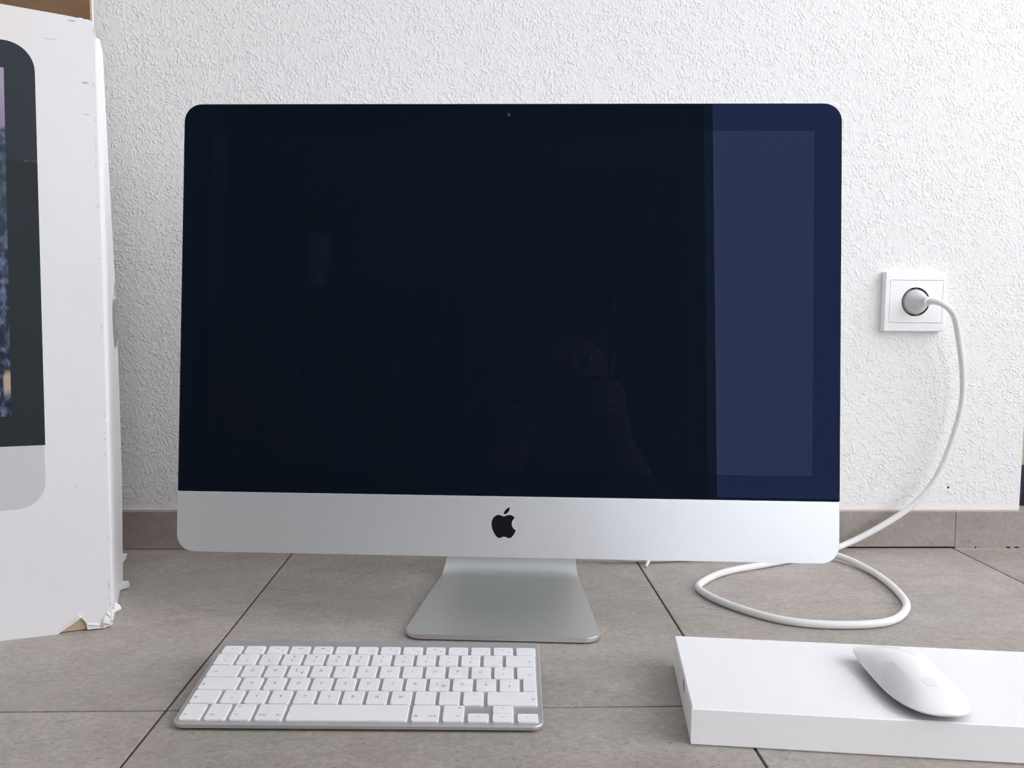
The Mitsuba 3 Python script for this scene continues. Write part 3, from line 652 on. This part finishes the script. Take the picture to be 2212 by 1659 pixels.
k = part(carton, 'logo', cside(extrude(lf2(LOGO_S), .0002), -.0004), 'mat_box_logo', label='grey apple logo on the side')
part(k, 'leaf', cside(extrude(lf2(LEAF_S), .0002), -.0004), 'mat_box_logo')
# damage: brown core showing at the torn lower edge, curled paper, crushed corner, loose shreds
part(carton, 'torn_core', cfront(extrude(Polygon([(-.0485, .0006), (-.0268, .0140), (-.0215, .0090), (-.0205, .0010)]), .0022), -.0052), 'mat_kraft_pale', label='brown core showing through the torn lower edge')
def shred(pts, mat, nm, r0, label=None):
    pts = np.array(pts, float); a = [CO + CU * x + CZ * z + CNF * y for x, z, y in pts]
    hull = trimesh.convex.convex_hull(np.array(a)); return part(carton, nm, hull, mat, label=label)
shred([(-.0495, .0016, 0), (-.029, .0166, 0), (-.0262, .0146, 0), (-.0470, .0020, 0), (-.029, .0166, .0015), (-.0276, .0150, .0024)], 'mat_torn_paper', 'curled_paper', 0, 'white paper curled up along the tear')
shred([(-.0225, .0085, 0), (-.0205, .0050, 0), (-.0080, .0030, 0), (-.012, .0065, 0), (-.0150, .0055, .0018), (-.0215, .0066, .0014)], 'mat_torn_paper', 'curled_paper', 0)
rg = np.random.default_rng(5)
def crumple(c, r, n_=26, squash=(1, 1, 1)):
    d = rg.normal(size=(n_, 3)); d /= np.linalg.norm(d, axis=1, keepdims=True)
    return trimesh.convex.convex_hull(np.array(c) + d * r * np.array(squash) * (0.7 + .6 * rg.random((n_, 1))))
pc = lambda x, z, y: CO + CU * x + CZ * z + CNF * y
part(carton, 'crushed_corner', cat_(crumple(pc(-.0045, .0080, -.0005), .0042), crumple(pc(-.0015, .0150, -.0012), .0034, 20, (1, 1, 1.6)), crumple(pc(-.001, .0235, -.0016), .0022, 20, (1, 1, 2))), 'mat_torn_paper', label='crushed white lower corner')
part(carton, 'torn_core', cat_(crumple(pc(-.0085, .0032, -.0010), .0026), crumple(pc(-.0020, .0052, -.0012), .0026)), 'mat_kraft_pale')
sd = lambda x, z, y: CO + CB * x + CZ * z + CU * y
part(carton, 'paper_shred', trimesh.convex.convex_hull(np.array([sd(.010, .012, .0), sd(.022, .010, .006), sd(.030, .013, .005), sd(.018, .020, .002), sd(.020, .012, .0075)])), 'mat_torn_paper')
part(carton, 'paper_shred', trimesh.convex.convex_hull(np.array([sd(.118, .001, -.001), sd(.118, .012, .0), sd(.119, .0105, .0085), sd(.121, .003, .009), sd(.126, .002, .003)])), 'mat_torn_paper', label='loose white paper shred at the foot of the side')
part(carton, 'paper_shred', trimesh.convex.convex_hull(np.array([sd(.162, .018, -.002), sd(.163, .031, .0), sd(.163, .030, .0045), sd(.164, .024, .003)])), 'mat_torn_paper')
shred([(.0005, .5740, -.001), (.001, .5785, -.003), (.0040, .5730, -.010), (.0052, .5670, -.014), (.0035, .5670, -.012), (.001, .566, -.004)], 'mat_beige', 'peeled_corner', 0, 'peeled beige upper corner')
part(carton, 'crushed_corner', cat_(crumple(pc(-.012, .5795, -.003), .0022, 20, (2.5, 1, 1)), crumple(pc(-.004, .5778, -.003), .0026, 20, (1.6, 1, 1))), 'mat_torn_paper')

# ------------------------------------------------------------------ wall socket, power cable
SX, SZ, SW, SH, SD = 0.57399, 0.33358, 0.0825, 0.0786, 0.0110
sock = thing('wall_socket', 'square white wall socket with a plug in it, on the stippled wall at the right', 'socket')
sf = lambda m: frame(m, np.array([SX, 0, SZ]), np.array([1.0, 0, 0]), np.array([0, 0, 1.0]), np.array([0, -1.0, 0]))
ix0, ix1, iz0, iz1 = .5393 - SX, .6103 - SX, .3058 - SZ, .3615 - SZ
icx, icz, iw, ih = (ix0 + ix1) / 2, (iz0 + iz1) / 2, ix1 - ix0, iz1 - iz0
def framering(w, h, cx, cz, r, z): return lift(rr(w, h, r, 4, cx, cz), z)
rings = [framering(SW, SH, 0, 0, .001, -.0005), framering(SW, SH, 0, 0, .001, SD - .0008), framering(SW - .0008, SH - .0008, 0, 0, .0008, SD - .0002), framering(SW - .0016, SH - .0016, 0, 0, .0006, SD), framering(iw + .0008, ih + .0008, icx, icz, .0004, SD), framering(iw + .0008, ih + .0008, icx, icz, .0004, SD - .0025)]
part(sock, 'frame', sf(loft(rings, True, False)), 'mat_socket', 30, label='white outer frame')
CXs, CZs, CRs = .5742 - SX, .3333 - SZ, .0190
ang = np.linspace(0, 2 * math.pi, 49)[:-1]
inner = sbox(ix0, iz0, ix1, iz1).difference(Polygon([(CXs + CRs * math.cos(a), CZs + CRs * math.sin(a)) for a in ang]))
im = extrude(inner, .003); im.apply_translation([0, 0, SD - .0030])
part(sock, 'cover', sf(im), 'mat_socket', label='white centre cover with a round opening')
wl = loft([lift(np.column_stack([CXs + r_ * np.cos(ang), CZs + r_ * np.sin(ang)]), z) for r_, z in ((CRs, SD - .0005), (CRs - .0002, SD - .0025), (CRs - .0004, .0015))], False, True)
part(sock, 'well', sf(wl), 'mat_metal_clip', 30, label='grey recess wall')
for s in (1, -1):
    part(sock, 'earth_clip', sf(plainbox(CXs - .0022, CXs + .0022, CZs + s * .0178 - .0008, CZs + s * .0178 + .0010, .003, SD - .0012)), 'mat_socket_gap')
cable = thing('power_cable', 'white power cable with a round plug, looping over the tiles from socket to computer', 'cable')
px_, pz_ = .5742, .3333
part(cable, 'plug', lathe([(.0168, .0020), (.0170, .0060), (.0167, .0090), (.0158, .0125), (.0142, .0162), (.0120, .0200), (.0098, .0240), (.0080, .0280), (.0068, .0320), (.0061, .0365)], 48, (px_, 0, pz_), (0.02, -1, 0)), 'mat_plug', 35, label='white round plug')
part(cable, 'strain_relief', lathe([(.0056, .0), (.0062, .0006), (.0062, .0042), (.0052, .0050)], 32, (px_ + .0004, -.0350, pz_), (.42, -1, -.02)), 'mat_cable', 35, label='short collar')
CRAD = .0040
path = [(px_ + .001, -.036, pz_), (.5800, -.0450, .3332), (.5880, -.0500, .3305), (.6010, -.0490, .3215), (.6110, -.0440, .3070), (.6185, -.0390, .2870), (.6270, -.0340, .2580), (.6325, -.0310, .2230), (.6310, -.0310, .1930), (.6235, -.0300, .1570), (.6090, -.0300, .1140), (.5830, -.0300, .0735), (.5420, -.0300, .0420), (.5050, -.0310, .0215), (.4770, -.0360, .0110), (.4400, -.0520, .0052), (.3950, -.0760, .0045),
        (.3453, -.1002, .0042), (.2903, -.1297, .0042), (.2560, -.1660, .0042), (.2475, -.1840, .0042), (.2543, -.2186, .0042), (.2812, -.2620, .0042), (.3099, -.2880, .0042), (.3440, -.2990, .0042), (.3862, -.2995, .0042), (.4207, -.2875, .0042), (.4480, -.2590, .0042), (.4625, -.2300, .0042), (.4745, -.1648, .0042), (.4730, -.1127, .0050), (.4590, -.0732, .0075), (.4300, -.0600, .0120), (.3800, -.0640, .0150), (.3000, -.0660, .0080), (.2000, -.0760, .0060), (.1200, -.0760, .0200), (.0650, -.0800, .0550), (.0420, -.0960, .0900)]
part(cable, 'cord', tube(path, CRAD, 16, .0035), 'mat_cable', True, label='white round cord')
part(cable, 'cable_tie', tube([(.2050, -.0955, .0016), (.2090, -.0880, .0065), (.2135, -.0800, .0130), (.2180, -.0720, .0170)], [.0010, .0026, .0042, .0046], 12, .002), 'mat_cable', True, label='pointed white tie end showing below the screen')
# crumbs
for x, y, s in ((.4997, -.0302, .0009), (.5287, -.0391, .0009), (.6780, -.0571, .0009)):
    lab = {.4997: 'white crumb on the tiles just right of the screen corner', .5287: 'white crumb on the tiles, middle one of three by the baseboard', .6780: 'white crumb on the tiles at the far right by the baseboard'}[x]
    solo('plaster_crumb', crumple((x, y, s), s, 18, (1.3, 1.1, .8)), 'mat_crumb', lab, 'crumb', 'white crumbs by the baseboard')

# ------------------------------------------------------------------ the room behind the camera, seen as faint reflections in the screen
def cabinet(name, label, x0, x1, y0, y1, h, nd):
    c = thing(name, label, 'cabinet')
    part(c, 'body', block(x0, x1, y0, y1, 0.0, h, .003), 'mat_dark_wood')
    w = (x1 - x0) / nd
    for i in range(nd):
        d = part(c, 'door', block(x0 + i * w + .004, x0 + (i + 1) * w - .004, y1 + .0005, y1 + .019, .06, h - .03, .002), 'mat_dark_wood')
        xh = x0 + (i + (.88 if i % 2 == 0 else .12)) * w
        part(d, 'handle', tube([(xh, y1 + .018, h * .55), (xh, y1 + .040, h * .55 + .01), (xh, y1 + .040, h * .55 + .11), (xh, y1 + .018, h * .55 + .12)], .005, 8, .01), 'mat_metal_clip', True)
cabinet('sideboard', 'dark brown sideboard with four doors under the potted plant', -1.80, -.72, -4.19, -3.72, 1.15, 4)
cabinet('wardrobe', 'tall dark brown two-door wardrobe behind the photographer', -.30, .52, -4.19, -3.72, 1.75, 2)
plant = thing('potted_plant', 'leafy green plant in a tapered white pot on the dark sideboard', 'plant')
POT = np.array([-1.50, -3.92, 1.1503])
part(plant, 'pot', lathe([(.050, 0), (.056, .02), (.068, .30), (.071, .345), (.066, .345), (.060, .30)], 32, POT), 'mat_pot', 30, label='tapered white pot')
part(plant, 'soil', lathe([(.058, .28), (.0622, .318), (.03, .322)], 24, POT), 'mat_dark_wood')
rl = np.random.default_rng(11)
for i in range(26):
    az, el, L = i * 2.4 + rl.uniform(-.3, .3), rl.uniform(.55, 1.35), rl.uniform(.28, .55)
    base = POT + [0, 0, .31]; dirh = np.array([math.cos(az), math.sin(az), 0]); side = np.array([-math.sin(az), math.cos(az), 0])
    rings_ = []
    for t in np.linspace(0, 1, 9):
        c_ = base + dirh * (.012 + L * t * math.cos(el) * (1 + .3 * t)) + np.array([0, 0, L * math.sin(el) * t - .28 * L * t * t])
        if c_[1] < YB + .03: c_[1] = YB + .03
        w_ = .002 + .034 * math.sin(math.pi * min(t * .95 + .03, 1)) ** 1.3
        rings_.append(np.array([c_ - side * w_, c_ + [0, 0, -.001], c_ + side * w_, c_ + [0, 0, .0012]]))
    part(plant, 'leaf', loft(rings_), 'mat_leaf', 40)

# the photographer, lying propped on the elbows, phone held across in both hands
def chain(pts, n=20):
    sp = [m3.Manifold.sphere(r_, n).translate(list(map(float, p_))) for p_, r_ in pts]
    return [m3.Manifold.batch_hull([a, b_]) for a, b_ in zip(sp, sp[1:])]
def union(parts):
    return m3.Manifold.batch_boolean(parts, m3.OpType.Add)
def soft(man, length, it=12):
    m = man.refine_to_length(length).to_mesh()
    t = trimesh.Trimesh(m.vert_properties[:, :3], m.tri_verts, process=True)
    trimesh.smoothing.filter_taubin(t, iterations=it); return t
HX, HY, HZ = 0.052, -1.300, 0.395
el = lambda c_, rx, ry, rz: m3.Manifold.sphere(1.0, 36).scale([rx, ry, rz]).translate(list(map(float, c_)))
headm = [el((HX, HY, HZ + .018), .076, .094, .088), el((HX, HY + .030, HZ - .040), .056, .062, .066)] 
headm += chain([((HX, HY + .088, HZ + .012), .011), ((HX, HY + .104, HZ - .018), .013)])              # nose
headm += chain([((HX - .030, HY + .076, HZ + .026), .012), ((HX + .030, HY + .076, HZ + .026), .012)])  # brow
headm += chain([((HX - .016, HY + .080, HZ - .048), .009), ((HX + .016, HY + .080, HZ - .048), .009)])  # mouth
for s_ in (-1, 1):
    headm += chain([((HX + s_ * .078, HY - .010, HZ + .022), .012), ((HX + s_ * .074, HY + .002, HZ - .022), .010)])  # ear
headm += chain([((HX, HY - .030, HZ - .050), .055), ((HX, HY - .120, HZ - .085), .062)])                 # neck
core = chain([((HX, HY - .140, .285), .085), ((HX, HY - .250, .225), .120), ((HX, HY - .460, .150), .118), ((HX, HY - .660, .125), .122)])
core += chain([((HX - .15, HY - .125, .285), .062), ((HX + .15, HY - .125, .285), .062)]) + chain([((HX - .12, HY - .22, .24), .09), ((HX + .12, HY - .22, .24), .09)]) + chain([((HX - .08, HY - .68, .12), .105), ((HX + .08, HY - .68, .12), .105)])
ARMS = {1: [((.225, -1.425, .290), .056), ((.232, -1.270, .052), .046), ((.226, -1.258, .060), .046), ((.142, -1.142, .232), .028), ((.140, -1.137, .262), .030)],
        -1: [((-.120, -1.425, .290), .056), ((-.128, -1.270, .052), .046), ((-.122, -1.258, .060), .046), ((-.062, -1.150, .200), .028), ((-.060, -1.140, .228), .030)]}
arms = chain(ARMS[1]) + chain(ARMS[-1])
legs = []
for s_ in (-1, 1):
    legs += chain([((HX + s_ * .085, HY - .72, .105), .095), ((HX + s_ * .10, HY - 1.12, .066), .062), ((HX + s_ * .11, HY - 1.30, .062), .058), ((HX + s_ * .11, HY - 1.52, .045), .040), ((HX + s_ * .12, HY - 1.62, .040), .036), ((HX + s_ * .13, HY - 1.74, .026), .022)])
def hand(side, palm, zs, x_back, x_tip, y_front, thumb):
    out_ = chain([((palm[0], palm[1], palm[2] - .022), .024), ((palm[0], palm[1], palm[2] + .020), .021)])
    for z_, l_, r_ in zs:
        out_ += chain([((palm[0] + side * .006, palm[1] + .006, z_), r_ * 1.12), ((x_back, y_front, z_), r_), ((x_back - side * .020 * l_, y_front, z_ - .001), r_ * .95), ((x_back - side * .040 * l_, y_front, z_ - .003), r_ * .82)], 14)
    out_ += chain([((palm[0], palm[1] - .006, palm[2] - .012), .012), ((palm[0] - side * .020, palm[1] - .008, palm[2] + .012), .0105), (thumb, .0090)], 14)
    return out_
hands = hand(1, (.138, -1.134, .300), [(.333, .95, .0085), (.315, 1.05, .0088), (.297, 1.0, .0084), (.281, .8, .0075)], .124, None, -1.0900, (.100, -1.121, .326))
hands += hand(-1, (-.060, -1.134, .258), [(.279, .85, .0084), (.262, .9, .0084), (.246, .85, .0080), (.232, .7, .0072)], -.050, None, -1.0900, (-.030, -1.121, .292))
person = thing('person', 'person in a dark navy shirt lying on the floor, holding a phone in both hands', 'person')
part(person, 'body', soft(union(headm + core + arms + legs + hands), .007, 10), 'mat_skin', True)
grow = lambda L, d: [(p_, r_ + d) for p_, r_ in L]
shirt = chain([((HX, HY - .135, .280), .090), ((HX, HY - .250, .225), .131), ((HX, HY - .460, .150), .129), ((HX, HY - .640, .132), .131)])
shirt += chain([((HX - .15, HY - .125, .285), .072), ((HX + .15, HY - .125, .285), .072)]) + chain([((HX - .12, HY - .22, .24), .10), ((HX + .12, HY - .22, .24), .10)])
for s_ in (-1, 1):
    a_, b_ = np.array(ARMS[s_][0][0]), np.array(ARMS[s_][1][0])
    shirt += chain([(a_, .068), (a_ + (b_ - a_) * .62, .062)])
part(person, 'shirt', soft(union(shirt), .012, 10), 'mat_shirt', True, label='dark navy shirt')
tr_ = chain([((HX - .08, HY - .66, .124), .114), ((HX + .08, HY - .66, .124), .114)])
for s_ in (-1, 1):
    tr_ += chain([((HX + s_ * .085, HY - .72, .108), .104), ((HX + s_ * .10, HY - 1.12, .072), .070), ((HX + s_ * .11, HY - 1.30, .068), .066), ((HX + s_ * .11, HY - 1.54, .052), .050)])
part(person, 'trousers', soft(union(tr_), .012, 10), 'mat_trousers', True, label='dark trousers')
hair = union([el((HX, HY - .012, HZ + .034), .083, .100, .086)]) - union([el((HX, HY + .085, HZ - .030), .075, .075, .088), m3.Manifold.cube([.3, .3, .2], True).translate([HX, HY + .02, HZ - .105])])
part(person, 'hair', soft(hair, .008, 6), 'mat_hair', True, label='short dark hair')
for s_ in (-1, 1):
    e_ = part(person, 'eye', trimesh.creation.icosphere(2, .0115).apply_translation([HX + s_ * .030, HY + .075, HZ + .004]), 'mat_pot', True)
    part(e_, 'iris', trimesh.creation.icosphere(2, .0056).apply_transform(np.diag([1, .5, 1, 1])).apply_translation([HX + s_ * .030, HY + .0850, HZ + .003]), 'mat_hair', True)
ph = thing('phone', 'black phone held across in both hands of the person', 'phone')
phm = slab(.155, .075, .009, 0, .0082, .0012, 6); phm = frame(phm, np.array([.037, -1.1023 - .0082, .314]), np.array([-1.0, 0, 0]), np.array([0, 0, 1.0]), np.array([0, 1.0, 0]))
part(ph, 'body', phm, 'mat_phone', 30)
part(ph, 'lens', lathe([(.0050, -.0004), (.0050, .0004), (.0040, .0006)], 20, (0.0002, -1.1023, .3084), (0, 1, 0)), 'mat_lens')
